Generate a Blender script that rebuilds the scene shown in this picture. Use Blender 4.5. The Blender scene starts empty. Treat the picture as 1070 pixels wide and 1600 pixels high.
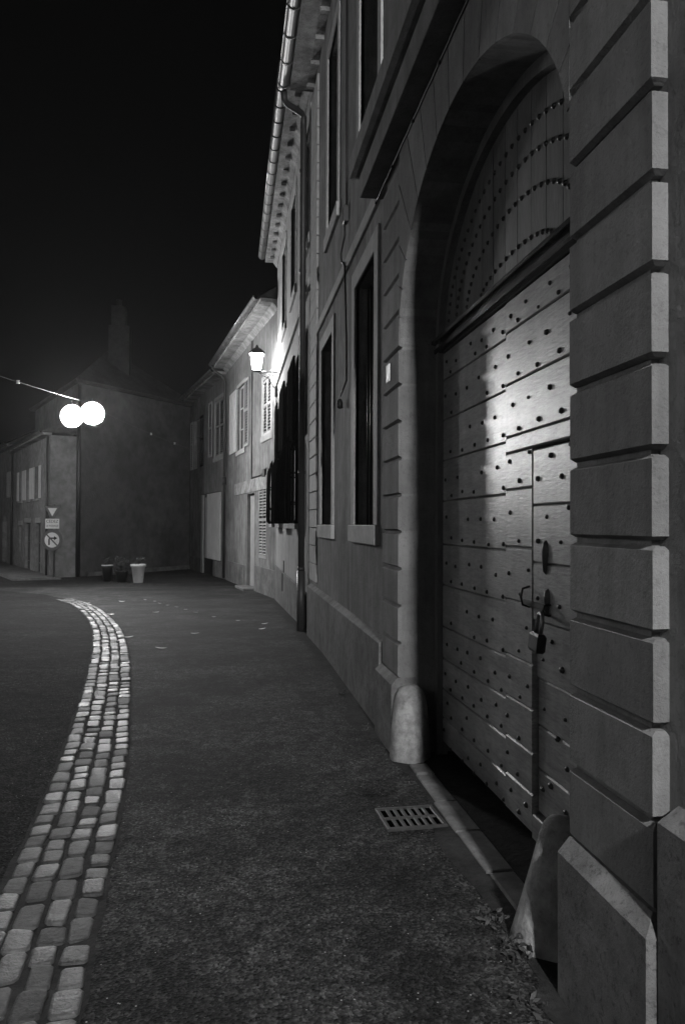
import bpy, math, random
from mathutils import Vector, Matrix
random.seed(7)
R = math.radians
PI = math.pi
scene = bpy.context.scene
col = scene.collection

# ------------------------------------------------------------------ camera
cam_d = bpy.data.cameras.new("camera")
cam = bpy.data.objects.new("camera", cam_d)
col.objects.link(cam)
scene.camera = cam
cam_d.sensor_fit = 'AUTO'
cam_d.sensor_width = 24.0
cam_d.lens = 18.0
cam_d.clip_start = 0.05
cam_d.clip_end = 1500
YAW = math.atan(175 / 1200.0)
cam.matrix_world = (Matrix.Translation((0, 0, 1.6)) @ Matrix.Rotation(-YAW, 4, 'Z')
                    @ Matrix.Rotation(PI / 2 + R(.955), 4, 'X') @ Matrix.Rotation(R(.25), 4, 'Z'))

# ------------------------------------------------------------------ world: a black winter night
w = bpy.data.worlds.new("World")
scene.world = w
w.use_nodes = True
w.node_tree.nodes['Background'].inputs[0].default_value = (1, 1, 1, 1)
w.node_tree.nodes['Background'].inputs[1].default_value = 0.0018

scene.view_settings.view_transform = 'Standard'
scene.view_settings.look = 'None'
scene.view_settings.exposure = 0.0
scene.view_settings.gamma = 1.0
scene.view_settings.use_curve_mapping = False
scene.cycles.max_bounces = 6
scene.cycles.sample_clamp_indirect = 3.0
scene.cycles.caustics_reflective = False
scene.cycles.caustics_refractive = False

# lamp radiances (they are the only lights of the scene)
P_HANG = 520.0      # two floodlights on the catenary cable
P_WALL = 370.0      # lantern on the wall bracket
P_BEHIND = 3600.0     # lantern on the wall behind the camera
P_LEFT = 1000.0      # lamp of the side street, out of frame

# ------------------------------------------------------------------ materials
def new_mat(name):
    m = bpy.data.materials.new(name)
    m.use_nodes = True
    nt = m.node_tree
    b = nt.nodes['Principled BSDF']
    return m, nt, b

def noise(nt, vec, scale, detail=6, rough=.6):
    n = nt.nodes.new('ShaderNodeTexNoise')
    n.inputs['Scale'].default_value = scale
    n.inputs['Detail'].default_value = detail
    n.inputs['Roughness'].default_value = rough
    nt.links.new(vec, n.inputs['Vector'])
    return n.outputs['Fac']

def ramp(nt, fac, stops):
    r = nt.nodes.new('ShaderNodeValToRGB')
    el = r.color_ramp.elements
    while len(el) < len(stops):
        el.new(.5)
    for e, (p, v) in zip(el, stops):
        e.position = p
        e.color = (v, v, v, 1)
    nt.links.new(fac, r.inputs[0])
    return r.outputs[0]

def mul(nt, a, b):
    n = nt.nodes.new('ShaderNodeMixRGB')
    n.blend_type = 'MULTIPLY'
    n.inputs[0].default_value = 1
    nt.links.new(a, n.inputs[1])
    nt.links.new(b, n.inputs[2])
    return n.outputs[0]

def surf(name, base, rough=.8, var=.3, scales=(1.2, 9.0), bump=.004, bscale=45., spec=.3,
         metal=0., stretch=(1, 1, 1), island=0., islrough=False, streak=0., pit=0., deep=.012):
    m, nt, b = new_mat(name)
    tc = nt.nodes.new('ShaderNodeTexCoord')
    mp = nt.nodes.new('ShaderNodeMapping')
    mp.inputs['Scale'].default_value = stretch
    geo = nt.nodes.new('ShaderNodeNewGeometry')
    nt.links.new(geo.outputs['Position'], mp.inputs['Vector'])
    v = mp.outputs[0]
    c1 = ramp(nt, noise(nt, v, scales[0]), [(.3, base * (1 - var)), (.7, base * (1 + var * .6))])
    c2 = ramp(nt, noise(nt, v, scales[1]), [(.3, 1 - var * .8), (.62, 1.0)])
    c = mul(nt, c1, c2)
    if island:
        isl = ramp(nt, geo.outputs['Random Per Island'], [(0., 1 - island), (1., 1 + 0 * island)])
        c = mul(nt, c, isl)
    if islrough:
        rr_ = nt.nodes.new('ShaderNodeMapRange')
        mth = nt.nodes.new('ShaderNodeMath'); mth.operation = 'FRACT'
        m7 = nt.nodes.new('ShaderNodeMath'); m7.operation = 'MULTIPLY'; m7.inputs[1].default_value = 7.31
        nt.links.new(geo.outputs['Random Per Island'], m7.inputs[0]); nt.links.new(m7.outputs[0], mth.inputs[0]); nt.links.new(mth.outputs[0], rr_.inputs[0])
        rr_.inputs[3].default_value = .40; rr_.inputs[4].default_value = .68
        nt.links.new(rr_.outputs[0], b.inputs['Roughness'])
    if streak:
        mp2 = nt.nodes.new('ShaderNodeMapping'); mp2.inputs['Scale'].default_value = (3.5, 3.5, .35)
        nt.links.new(geo.outputs['Position'], mp2.inputs['Vector'])
        c = mul(nt, c, ramp(nt, noise(nt, mp2.outputs[0], 1.6, 6, .7), [(.38, 1 - streak), (.58, 1.0)]))
    if pit:
        c = mul(nt, c, ramp(nt, noise(nt, v, 38, 3, .8), [(.36, 1 - pit), (.44, 1.0)]))
    nt.links.new(c, b.inputs['Base Color'])
    if not islrough: b.inputs['Roughness'].default_value = rough
    b.inputs['Metallic'].default_value = metal
    b.inputs['Specular IOR Level'].default_value = spec
    if bump:
        bp = nt.nodes.new('ShaderNodeBump')
        bp.inputs['Distance'].default_value = bump
        bp.inputs['Strength'].default_value = 1
        nt.links.new(noise(nt, v, bscale, 4, .65), bp.inputs['Height'])
        if pit and deep:
            bq = nt.nodes.new('ShaderNodeBump'); bq.inputs['Distance'].default_value = deep
            nt.links.new(noise(nt, v, 7, 8, .72), bq.inputs['Height']); nt.links.new(bp.outputs[0], bq.inputs['Normal'])
            nt.links.new(bq.outputs[0], b.inputs['Normal'])
        else:
            nt.links.new(bp.outputs[0], b.inputs['Normal'])
    return m

def emis(name, strength):
    m, nt, b = new_mat(name)
    b.inputs['Base Color'].default_value = (.8, .8, .8, 1)
    b.inputs['Emission Color'].default_value = (1, 1, 1, 1)
    b.inputs['Emission Strength'].default_value = strength
    return m

M_stone = surf('dressed_stone', .25, .88, .25, (1.3, 9), .004, 70, island=.28, pit=.2, streak=.25)
M_stone2 = surf('smooth_stone', .42, .8, .2, (2.5, 20), .002, 60)
M_render = surf('lime_render', .28, .92, .38, (.8, 5), .006, 26, streak=.32, pit=.2)
M_renderB = surf('pale_render', .40, .9, .25, (.7, 5), .005, 22, streak=.3, pit=.15)
M_renderC = surf('worn_render', .27, .9, .45, (.6, 3.5), .006, 14, streak=.35, pit=.3)
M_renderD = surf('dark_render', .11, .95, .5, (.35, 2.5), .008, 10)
M_renderE = surf('plain_render', .30, .9, .4, (.5, 4), .006, 12)
M_plinth = surf('damp_stone', .20, .88, .45, (2.2, 12), .005, 50, pit=.4)
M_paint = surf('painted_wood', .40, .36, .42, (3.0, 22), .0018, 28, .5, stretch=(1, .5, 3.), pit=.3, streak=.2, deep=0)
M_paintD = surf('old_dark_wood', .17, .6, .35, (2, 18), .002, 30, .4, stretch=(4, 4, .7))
M_beam = surf('varnished_beam', .06, .2, .4, (3, 20), .002, 40, .6, stretch=(1, .3, 3))
M_shutter = surf('grey_shutter', .42, .5, .2, (2, 12), .001, 30, .4)
m, nt, b = new_mat('opal_housing')
b.inputs['Base Color'].default_value = (.12, .12, .12, 1); b.inputs['Roughness'].default_value = .5
trn = nt.nodes.new('ShaderNodeBsdfTranslucent'); trn.inputs[0].default_value = (.75, .75, .75, 1)
mx = nt.nodes.new('ShaderNodeMixShader'); mx.inputs[0].default_value = .7
nt.links.new(b.outputs[0], mx.inputs[1]); nt.links.new(trn.outputs[0], mx.inputs[2]); nt.links.new(mx.outputs[0], nt.nodes['Material Output'].inputs[0])
M_opal = m
M_shutdark = surf('dark_shutter', .012, .9, .3, (2, 12), .001, 30, 0)
M_basket = surf('black_grille', .010, .9, .3, (2, 12), .001, 30, 0)
M_iron = surf('wrought_iron', .02, .38, .4, (8, 40), .001, 80, .5)
M_zinc = surf('zinc', .30, .33, .25, (3, 20), .001, 30, .5, metal=.8)
M_zincd = surf('painted_pipe', .05, .45, .25, (3, 20), .001, 30, .4)
M_chim = surf('sooty_brick', .035, .95, .5, (1.5, 8), .01, 20)
M_tile = surf('roof_tile', .045, .9, .5, (1.5, 12), .02, 9)
M_white = surf('white_paint', .75, .5, .12, (2, 14), .001, 30, .4)
M_pot = surf('white_pot', .7, .55, .12, (4, 20), .001, 30, .4)
M_signgrey = surf('sign_red_band', .10, .5, .1, (4, 20), 0, 30, .4)
M_black = surf('black_paint', .015, .5, .1, (4, 20), 0, 30, .4)
M_leaf = surf('dark_foliage', .06, .6, .4, (9, 40), 0, 30, .3)
M_dry = surf('pale_leaf', .85, .3, .2, (9, 40), 0, 30, .6)
M_dirt = surf('wet_dirt', .03, .95, .6, (5, 25), .012, 40)
M_eave = surf('flaking_eave', .36, .9, .6, (1.6, 7), .008, 16, pit=.45)
M_guard = surf('scuffed_stone', .40, .9, .4, (4, 16), .006, 30, pit=.2, streak=.2)
m, nt, b = new_mat('slot_shade'); b.inputs['Base Color'].default_value = (.002, .002, .002, 1); b.inputs['Specular IOR Level'].default_value = 0; b.inputs['Roughness'].default_value = 1
M_slotshade = m
M_cast = surf('cast_iron', .055, .42, .4, (8, 40), .002, 60, .5)
M_rubble = surf('threshold_stone', .20, .85, .4, (4, 20), .006, 35)

m, nt, b = new_mat('window_glass')
b.inputs['Base Color'].default_value = (.006, .006, .006, 1)
b.inputs['Roughness'].default_value = .08
b.inputs['Specular IOR Level'].default_value = .35
M_glass = m

def asphalt(name, base, patch, rough, spec):
    m, nt, b = new_mat(name)
    geo = nt.nodes.new('ShaderNodeNewGeometry')
    v = geo.outputs['Position']
    c1 = ramp(nt, noise(nt, v, 1.1, 7, .66), [(.40, base), (.60, base * patch)])
    c1 = mul(nt, c1, ramp(nt, noise(nt, v, .45, 3, .5), [(.42, .75), (.58, 1.15)]))
    c2 = ramp(nt, noise(nt, v, 5.5, 8, .7), [(.32, .45), (.64, 1.15)])
    va = nt.nodes.new('ShaderNodeTexVoronoi'); va.inputs['Scale'].default_value = 95
    nt.links.new(v, va.inputs['Vector'])
    c3 = ramp(nt, va.outputs['Color'], [(.10, .15), (.55, .8), (.95, 2.3)])
    c3 = mul(nt, c3, ramp(nt, noise(nt, v, 14, 6, .75), [(.38, .45), (.60, 1.4)]))
    c = mul(nt, mul(nt, c1, c2), c3)
    vo = nt.nodes.new('ShaderNodeTexVoronoi')
    vo.inputs['Scale'].default_value = 34
    nt.links.new(v, vo.inputs['Vector'])
    sp = ramp(nt, vo.outputs['Distance'], [(.07, 1.), (.14, 0.)])  # glints of tiny facets painted in as pale specks
    spk = ramp(nt, vo.outputs['Color'], [(.70, 0.), (.75, 1.)])
    sp = mul(nt, sp, spk)
    add = nt.nodes.new('ShaderNodeMixRGB')
    add.blend_type = 'MIX'
    nt.links.new(sp, add.inputs[0])
    nt.links.new(c, add.inputs[1])
    add.inputs[2].default_value = (.42, .42, .42, 1)
    nt.links.new(add.outputs[0], b.inputs['Base Color'])
    b.inputs['Roughness'].default_value = rough
    b.inputs['Specular IOR Level'].default_value = spec
    bp = nt.nodes.new('ShaderNodeBump')
    bp.inputs['Distance'].default_value = .006
    bp.inputs['Strength'].default_value = 1.
    nt.links.new(va.outputs['Distance'], bp.inputs['Height'])
    bp2 = nt.nodes.new('ShaderNodeBump')
    bp2.inputs['Distance'].default_value = .03
    bp2.inputs['Strength'].default_value = 1.
    nt.links.new(noise(nt, v, 3.2, 5, .6), bp2.inputs['Height'])
    nt.links.new(bp.outputs[0], bp2.inputs['Normal'])
    nt.links.new(bp2.outputs[0], b.inputs['Normal'])
    return m
M_foot = asphalt('footpath_asphalt', .025, 2.6, .80, .16)
M_road = asphalt('road_asphalt', .021, 1.7, .88, .10)
M_square = asphalt('far_asphalt', .035, 1.3, .9, .1)
M_sett = surf('granite_sett', .10, .5, .45, (7, 30), .006, 60, .5, island=.6, islrough=True, pit=.3)

# ------------------------------------------------------------------ mesh helpers
class MB:
    def __init__(s):
        s.v = []; s.f = []; s.sm = []
    def add(s, vs, fs, smooth=False):
        o = len(s.v)
        s.v += [tuple(p) for p in vs]
        for f in fs:
            s.f.append([i + o for i in f]); s.sm.append(smooth)
    def quad(s, a, b, c, d):
        s.add([a, b, c, d], [(0, 1, 2, 3)])
    def box(s, x0, x1, y0, y1, z0, z1, bev=0.):
        s.loft([[(x0 + e, y0 + e), (x1 - e, y0 + e), (x1 - e, y1 - e), (x0 + e, y1 - e)] for e in ((bev, 0, 0, bev) if bev else (0, 0))],
               (z0, z0 + bev, z1 - bev, z1) if bev else (z0, z1))
    def loft(s, rings, zs, smooth=False):
        n = len(rings[0]); vs = []; fs = []
        for r, z in zip(rings, zs):
            vs += [(p[0], p[1], z if len(p) < 3 else p[2]) for p in r]
        for k in range(len(rings) - 1):
            for i in range(n):
                j = (i + 1) % n
                fs.append((k * n + i, k * n + j, (k + 1) * n + j, (k + 1) * n + i))
        fs.append(tuple(range(n - 1, -1, -1)))
        fs.append(tuple((len(rings) - 1) * n + i for i in range(n)))
        s.add(vs, fs, smooth)
    def tube(s, pts, r, n=8, closed=False):
        pts = [Vector(p) for p in pts]
        rs = r if isinstance(r, (list, tuple)) else [r] * len(pts)
        vs = []; fs = []
        m = len(pts); up = None
        for i, p in enumerate(pts):
            a = pts[i - 1] if (i or closed) else p
            c = pts[(i + 1) % m] if (i < m - 1 or closed) else p
            t = (c - a)
            t = t.normalized() if t.length > 1e-9 else Vector((0, 0, 1))
            if up is None:
                up = Vector((0, 0, 1)) if abs(t.z) < .9 else Vector((1, 0, 0))
            e1 = (up - t * up.dot(t))
            if e1.length < 1e-4:
                e1 = t.orthogonal()
            e1.normalize(); up = e1
            e2 = t.cross(e1)
            for k in range(n):
                q = 2 * PI * k / n
                vs.append(p + (e1 * math.cos(q) + e2 * math.sin(q)) * rs[i])
        last = m if closed else m - 1
        for i in range(last):
            for k in range(n):
                a = i * n + k; b_ = i * n + (k + 1) % n
                c = ((i + 1) % m) * n + (k + 1) % n; d = ((i + 1) % m) * n + k
                fs.append((a, b_, c, d))
        if not closed:
            fs.append(tuple(range(n - 1, -1, -1))); fs.append(tuple((m - 1) * n + k for k in range(n)))
        s.add(vs, fs, True)
    def lathe(s, prof, cx=0, cy=0, z0=0, n=24, smooth=True, squash=1.):
        s.loft([[(cx + r * math.cos(2 * PI * k / n), cy + squash * r * math.sin(2 * PI * k / n)) for k in range(n)] for r, z in prof],
               [z0 + z for r, z in prof], smooth)
    def build(s, name, mat, parent=None):
        me = bpy.data.meshes.new(name)
        me.from_pydata(s.v, [], s.f)
        me.polygons.foreach_set('use_smooth', s.sm)
        me.update()
        me.materials.append(mat)
        o = bpy.data.objects.new(name, me)
        col.objects.link(o)
        if parent: o.parent = parent
        return o

def fix_normals(o):
    import bmesh
    bm = bmesh.new(); bm.from_mesh(o.data)
    bmesh.ops.recalc_face_normals(bm, faces=bm.faces)
    bm.to_mesh(o.data); bm.free()
    return o

def tag(o, label=None, cat=None, group=None, kind=None):
    if label: o['label'] = label
    if cat: o['category'] = cat
    if group: o['group'] = group
    if kind: o['kind'] = kind
    return o

def thing(name, label, cat, loc=(0, 0, 0), rz=0, group=None):
    o = bpy.data.objects.new(name, None)
    col.objects.link(o)
    o.location = loc; o.rotation_euler = (0, 0, rz)
    return tag(o, label, cat, group)

def B1(name, mat, parent, *a, bev=0.):
    m = MB(); m.box(*a, bev=bev); return m.build(name, mat, parent)

def copy_tree(o, parent=None):
    kids = [c for c in bpy.data.objects if c.parent == o]
    c = o.copy(); col.objects.link(c)
    if parent: c.parent = parent
    for k in kids: copy_tree(k, c)
    return c

# ------------------------------------------------------------------ ground
GP = [(-40, 0), (9.5, 0), (13, -.11), (20.6, -.40), (28, -.49), (37, -.54), (60, -.6), (900, -.6)]
def gz(y):
    for (a, za), (b_, zb) in zip(GP, GP[1:]):
        if y <= b_:
            t = (y - a) / (b_ - a)
            return za + (zb - za) * t
    return -.6
ROWS = [-40, -10, -4, -2, 0, 1, 2, 3, 4, 5, 6, 7, 8, 9.5, 11, 12, 13, 14.5, 16, 17.5, 19, 20.6, 22, 24, 26, 28, 30, 33, 37, 45, 60]

EDGE = [(-.20, -40), (-.25, -4), (-.36, 0), (-.42, 1.5), (-.47, 2.58), (-.50, 3.0), (-.53, 3.5), (-.60, 4.61), (-.67, 5.3), (-.73, 5.9), (-.94, 7.7), (-1.22, 9.8),
        (-1.54, 11.8), (-1.78, 13.1), (-2.1, 14.6), (-2.55, 16.5), (-3.05, 18.4), (-3.55, 20.0), (-4.2, 21.5), (-5.0, 23.0), (-7.2, 25.2)]
def edge_x(y):
    for (xa, a), (xb, b_) in zip(EDGE, EDGE[1:]):
        if y <= b_:
            return xa + (xb - xa) * (y - a) / (b_ - a)
    return EDGE[-1][0] - (y - EDGE[-1][1]) * 1.2

def sheet(name, left, right, dz, mat, rows=ROWS, ncol=4, skirt=0):
    m = MB()
    vs = []; fs = []
    for y in rows:
        a, b_ = left(y), right(y)
        for k in range(ncol + 1):
            vs.append((a + (b_ - a) * k / ncol, y, gz(y) + dz))
    n = ncol + 1
    for i in range(len(rows) - 1):
        for k in range(ncol):
            fs.append((i * n + k, i * n + k + 1, (i + 1) * n + k + 1, (i + 1) * n + k))
    m.add(vs, fs)
    return m.build(name, mat)

tag(sheet('ground', lambda y: -600, lambda y: 600, -.03, M_square, [-600, -40] + ROWS[1:] + [200, 900], 2), kind='structure')
rr = [y for y in ROWS if y <= 26] + [23.4, 25.2]
rr = sorted(set(rr) | set(y for _, y in EDGE if y <= 26))
tag(sheet('road', lambda y: -22, lambda y: edge_x(y) - .22, 0, M_road, rr, 4), kind='structure')
tag(sheet('footpath', lambda y: edge_x(y) - .22, lambda y: 1.9, 0, M_foot, rr, 4), kind='structure')
# the square beyond the lamps
m = MB(); vs = []; fs = []
for y in (26.0, 28, 30, 33, 37, 45, 60):
    vs += [(-30, y, gz(y) - .002), (4, y, gz(y) - .002)]
for i in range(6): fs.append((2 * i, 2 * i + 1, 2 * i + 3, 2 * i + 2))
m.add(vs, fs)
tag(m.build('square', M_square), kind='structure')

# sett strip: four rows of granite setts following the curve
path = [(x, y) for x, y in EDGE if -5 < y < 22]
path[0] = (-.25, -4)
dens = []
for (xa, a), (xb, b_) in zip(path, path[1:]):
    L = math.hypot(xb - xa, b_ - a); n = max(2, int(L / .05))
    for k in range(n): dens.append((xa + (xb - xa) * k / n, a + (b_ - a) * k / n))
# smooth the polyline
for _ in range(60):
    dens = [dens[0]] + [((dens[i - 1][0] + dens[i][0] * 2 + dens[i + 1][0]) / 4, (dens[i - 1][1] + dens[i][1] * 2 + dens[i + 1][1]) / 4) for i in range(1, len(dens) - 1)] + [dens[-1]]
cum = [0]
for i in range(1, len(dens)):
    cum.append(cum[-1] + math.hypot(dens[i][0] - dens[i - 1][0], dens[i][1] - dens[i - 1][1]))
import bisect
def on_path(s, off):
    s = min(max(s, 0), cum[-1] - 1e-4)
    i = min(max(bisect.bisect_right(cum, s) - 1, 0), len(dens) - 2)
    t = (s - cum[i]) / (cum[i + 1] - cum[i])
    x = dens[i][0] + (dens[i + 1][0] - dens[i][0]) * t; y = dens[i][1] + (dens[i + 1][1] - dens[i][1]) * t
    j0 = max(i - 6, 0); j1 = min(i + 7, len(dens) - 1)
    tx, ty = dens[j1][0] - dens[j0][0], dens[j1][1] - dens[j0][1]
    l = math.hypot(tx, ty); tx /= l; ty /= l
    return x - ty * off, y + tx * off          # off to the left
m = MB()
bed = MB(); vs = []; fs = []
NB = 220
for k in range(NB + 1):
    s = cum[-1] * k / NB
    for off in (-.014 - .012 * math.sin(k * 1.9) * math.sin(k * .7), .457 + .012 * math.sin(k * 1.3) * math.sin(k * .53)):
        x, y = on_path(s, off); vs.append((x, y, gz(y) + .004))
for k in range(NB): fs.append((2 * k, 2 * k + 1, 2 * k + 3, 2 * k + 2))
bed.add(vs, fs)
tag(bed.build('sett_bed', M_dirt), kind='structure')
for row in range(4):
    s = random.uniform(0, .1)
    o0 = .004 + row * .112
    while s < cum[-1] - .25:
        L = random.choice((.125, .14, .15, .165, .18, .20)) + random.uniform(-.01, .012)
        gap = random.uniform(.010, .024)
        wd = .096 + random.uniform(-.009, .007)
        ja = [random.uniform(-.013, .013) for _ in range(8)]
        oc = o0 + .049 + random.uniform(-.007, .007)
        top = .014 + random.uniform(-.004, .005)
        tl, tw = random.uniform(-.05, .05), random.uniform(-.05, .05)
        def P(u, v, z, inset=0):
            hu, hv = L / 2 - inset, wd / 2 - inset
            x, y = on_path(s + L / 2 + u * hu, oc + v * hv)
            return (x, y, gz(y) + z + (tl * u * L / 2 + tw * v * wd / 2 if z > 0 else 0))
        cor = [(-1, -1), (1, -1), (1, 1), (-1, 1)]
        def ring(z, ins):
            pts = []
            c = .20; cv = .30
            for k, (u, v) in enumerate(cor):
                a = ja[2 * k] * 9; b_ = ja[2 * k + 1] * 9
                if k % 2 == 0:
                    pts.append(P(u + a, v * (1 - cv) + b_, z, ins)); pts.append(P(u * (1 - c) + a, v + b_, z, ins))
                else:
                    pts.append(P(u * (1 - c) + a, v + b_, z, ins)); pts.append(P(u + a, v * (1 - cv) + b_, z, ins))
            return pts
        rings = [ring(-.03, 0), ring(top - .007, .0), ring(top - .0015, .004), ring(top + .0005, .014)]
        m.loft(rings, (0, 0, 0, 0), True)
        s += L + gap
tag(m.build('cobblestone_strip', M_sett), kind='structure')

# dirt along the foot of the walls
m = MB(); vs = []; fs = []
ys = [i * .12 - 4 for i in range(int(25 / .12))]
for y in ys:
    wv = .10 + .045 * math.sin(y * 2.3) + .03 * math.sin(y * 5.1 + 1) + random.uniform(-.012, .012)
    xw = 1.13 if y > 5.7 or y < 2.5 else 1.20
    vs += [(xw - wv, y, gz(y) + .004), (1.32, y, gz(y) + .008)]
for k in range(len(ys) - 1): fs.append((2 * k, 2 * k + 1, 2 * k + 3, 2 * k + 2))
m.add(vs, fs)
tag(m.build('dirt_strip', M_dirt), kind='structure')

# ------------------------------------------------------------------ facade builder (street side is local -X, facade runs along local Y)
def facade(parent, xf, y0, y1, z0, z1, ops, mat, dep=.25, body=6.0, name='wall'):
    ysn = sorted({y0, y1} | {a for o in ops for a in o[:2]})
    zsn = sorted({z0, z1} | {a for o in ops for a in o[2:4]})
    m = MB()
    for a, b_ in zip(ysn, ysn[1:]):
        for c, d in zip(zsn, zsn[1:]):
            my, mz = (a + b_) / 2, (c + d) / 2
            if any(o[0] < my < o[1] and o[2] < mz < o[3] for o in ops): continue
            m.quad((xf, a, c), (xf, a, d), (xf, b_, d), (xf, b_, c))
    xb = xf + dep
    for a, b_, c, d in [o[:4] for o in ops]:
        m.quad((xf, a, c), (xb, a, c), (xb, a, d), (xf, a, d))
        m.quad((xf, b_, c), (xf, b_, d), (xb, b_, d), (xb, b_, c))
        m.quad((xf, a, c), (xf, b_, c), (xb, b_, c), (xb, a, c))
        m.quad((xf, a, d), (xb, a, d), (xb, b_, d), (xf, b_, d))
    m.quad((xf, y0, z0), (xf, y0, z1), (xb, y0, z1), (xb, y0, z0))
    m.quad((xf, y1, z0), (xb, y1, z0), (xb, y1, z1), (xf, y1, z1))
    m.quad((xf, y0, z1), (xf, y1, z1), (xb, y1, z1), (xb, y0, z1))
    if body:
        m.box(xb, xf + body, y0, y1, z0, z1)
    return m.build(name, mat, parent)

def window(parent, xf, ya, yb, za, zb, dep=.2, bars=2, mat=M_paintD, leaves=2):
    """timber window: frame with leaves and glazing bars, panes behind"""
    m = MB(); x = xf + dep; t = .05
    m.box(x - .05, x, ya, ya + t, za, zb); m.box(x - .05, x, yb - t, yb, za, zb)
    m.box(x - .05, x, ya + t, yb - t, za, za + t); m.box(x - .05, x, ya + t, yb - t, zb - t, zb)
    for k in range(1, leaves):
        yc = ya + (yb - ya) * k / leaves
        m.box(x - .055, x, yc - .04, yc + .04, za + t, zb - t)
    for k in range(1, bars + 1):
        zc = za + (zb - za) * k / (bars + 1)
        for q in range(leaves):
            a = ya + (yb - ya) * q / leaves + .045; b_ = ya + (yb - ya) * (q + 1) / leaves - .045
            m.box(x - .035, x - .005, a, b_, zc - .015, zc + .015)
    f = m.build('window', mat, parent)
    p = MB(); p.box(x - .018, x - .006, ya + .052, yb - .052, za + .052, zb - .052)
    p.build('pane', M_glass, f)
    return f

def surround(parent, xf, ya, yb, za, zb, wd=.15, pr=.025, mat=M_stone2, sill=True):
    m = MB()
    m.box(xf - pr, xf + .03, ya - wd, ya, za, zb + wd, .004); m.box(xf - pr, xf + .03, yb, yb + wd, za, zb + wd, .004)
    m.box(xf - pr, xf + .03, ya + .002, yb - .002, zb, zb + wd, .004)
    o = m.build('window_surround', mat, parent)
    if sill:
        s_ = MB(); s_.box(xf - pr - .025, xf + .1, ya - wd - .02, yb + wd + .02, za - .17, za - .001, .008)
        s_.build('sill', mat, o)
    return o

def louvre(parent, xf, ya, yb, za, zb, mat=M_shutter, mid=True, out=.02, name='shutter', solid=False):
    """one louvred leaf lying in the facade plane: stiles, rails and sloping slats"""
    m = MB(); x0, x1 = xf - out - .035, xf - out; t = .055
    m.box(x0, x1, ya, ya + t, za, zb); m.box(x0, x1, yb - t, yb, za, zb)
    rails = [za, zb - .08] + ([za + (zb - za) * .52] if mid else [])
    for z in rails: m.box(x0 + .001, x1 - .001, ya + t, yb - t, z, z + .08)
    if solid:
        m.box(x0 + .01, x1 - .01, ya + t, yb - t, za + .08, zb - .08)
    else:
        z = za + .10
        while z < zb - .10:
            if not any(r_ - .03 < z < r_ + .09 for r_ in rails):
                m.add([(x0 + .002, ya + t, z), (x0 + .002, yb - t, z), (x1, yb - t, z + .034), (x1, ya + t, z + .034),
                       (x0 + .002, ya + t, z + .008), (x0 + .002, yb - t, z + .008), (x1, yb - t, z + .042), (x1, ya + t, z + .042)],
                      [(0, 1, 2, 3), (4, 7, 6, 5), (0, 4, 5, 1), (3, 2, 6, 7), (0, 3, 7, 4), (1, 5, 6, 2)])
            z += .088
    return m.build(name, mat, parent)

def gutter(parent, x, ya, yb, z, r=.08, mat=M_zinc, step=.55):
    m = MB(); n = 9
    vs = []; fs = []
    for y in (ya, yb):
        for k in range(n):
            q = PI + PI * k / (n - 1)
            vs.append((x + r * math.cos(q), y, z + r * math.sin(q)))
        for k in range(n):
            q = 2 * PI - PI * k / (n - 1)
            vs.append((x + (r - .006) * math.cos(q), y, z + (r - .006) * math.sin(q)))
    N = 2 * n
    for k in range(N):
        j = (k + 1) % N
        fs.append((k, j, N + j, N + k))
    fs.append(tuple(range(N))); fs.append(tuple(N + k for k in range(N)))
    m.add(vs, fs, True)
    m.tube([(x - r, ya, z), (x - r, yb, z)], .014, 8)
    s_ = m; y = ya + .2
    while y < yb:
        s_.tube([(x + (r + .006) * math.cos(PI + PI * k / 8), y, z + (r + .006) * math.sin(PI + PI * k / 8)) for k in range(9)], .009, 5)
        y += step
    return m.build('gutter', mat, parent)

def roof(parent, xf, y0, y1, ze, over=.45, deep=6.0, rise=2.6, mat=M_tile):
    m = MB()
    xa = xf - over
    # tiled slab with wavy ends, real thickness
    n = max(6, int((y1 - y0) / .22)); vs = []; fs = []
    for k in range(n * 2 + 1):
        y = y0 + (y1 - y0) * k / (n * 2); dz = .03 * math.sin(k * PI / 2 * 1.0 + .3)
        vs += [(xa, y, ze + .05 + dz), (xf + deep / 2, y, ze + .05 + rise + dz), (xf + deep, y, ze + .05)]
    for k in range(n * 2):
        a = 3 * k
        fs += [(a, a + 1, a + 4, a + 3), (a + 1, a + 2, a + 5, a + 4)]
    m.add(vs, fs)
    m.add([(xa, y0, ze), (xf + deep / 2, y0, ze + rise), (xf + deep, y0, ze), (xa, y1, ze), (xf + deep / 2, y1, ze + rise), (xf + deep, y1, ze)],
          [(0, 1, 2), (3, 5, 4), (0, 3, 4, 1), (1, 4, 5, 2), (0, 2, 5, 3)])
    return m.build('roof', mat, parent)

# ------------------------------------------------------------------ BUILDING A : stone mansion with the carriage gate
XA = 1.21; XP = 1.16
A = thing('stone_mansion', 'stone town house nearest on the right, with rusticated arched gateway and bare tall windows', 'building', (1.21, 4, 0))
AO = Vector((1.21, 4, 0))
class LocalMB(MB):
    """world coordinates in, coordinates relative to the mansion out"""
    def build(s, name, mat, parent=None):
        s.v = [(x - AO.x, y - AO.y, z) for x, y, z in s.v]
        return _MB.build(s, name, mat, parent)
_MB = MB
MB_world = MB
MB = LocalMB
GZ = [.78 + .2583 * k for k in range(14)]          # joint heights of the courses
winA = [(6.38, 7.43, 1.6, 3.93), (9.13, 10.2, 1.6, 3.93)]
winA2 = [(6.25, 7.2, 5.28, 7.55), (8.73, 9.65, 5.28, 7.55), (3.4, 4.4, 5.28, 7.55)]
wall_ops = winA + winA2 + [(2.35, 5.45, -.35, 3.92)]
facade(A, XA, -9.0, 11.56, -.35, 8.2, wall_ops, M_render, .25, 0)
m = MB()
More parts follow.
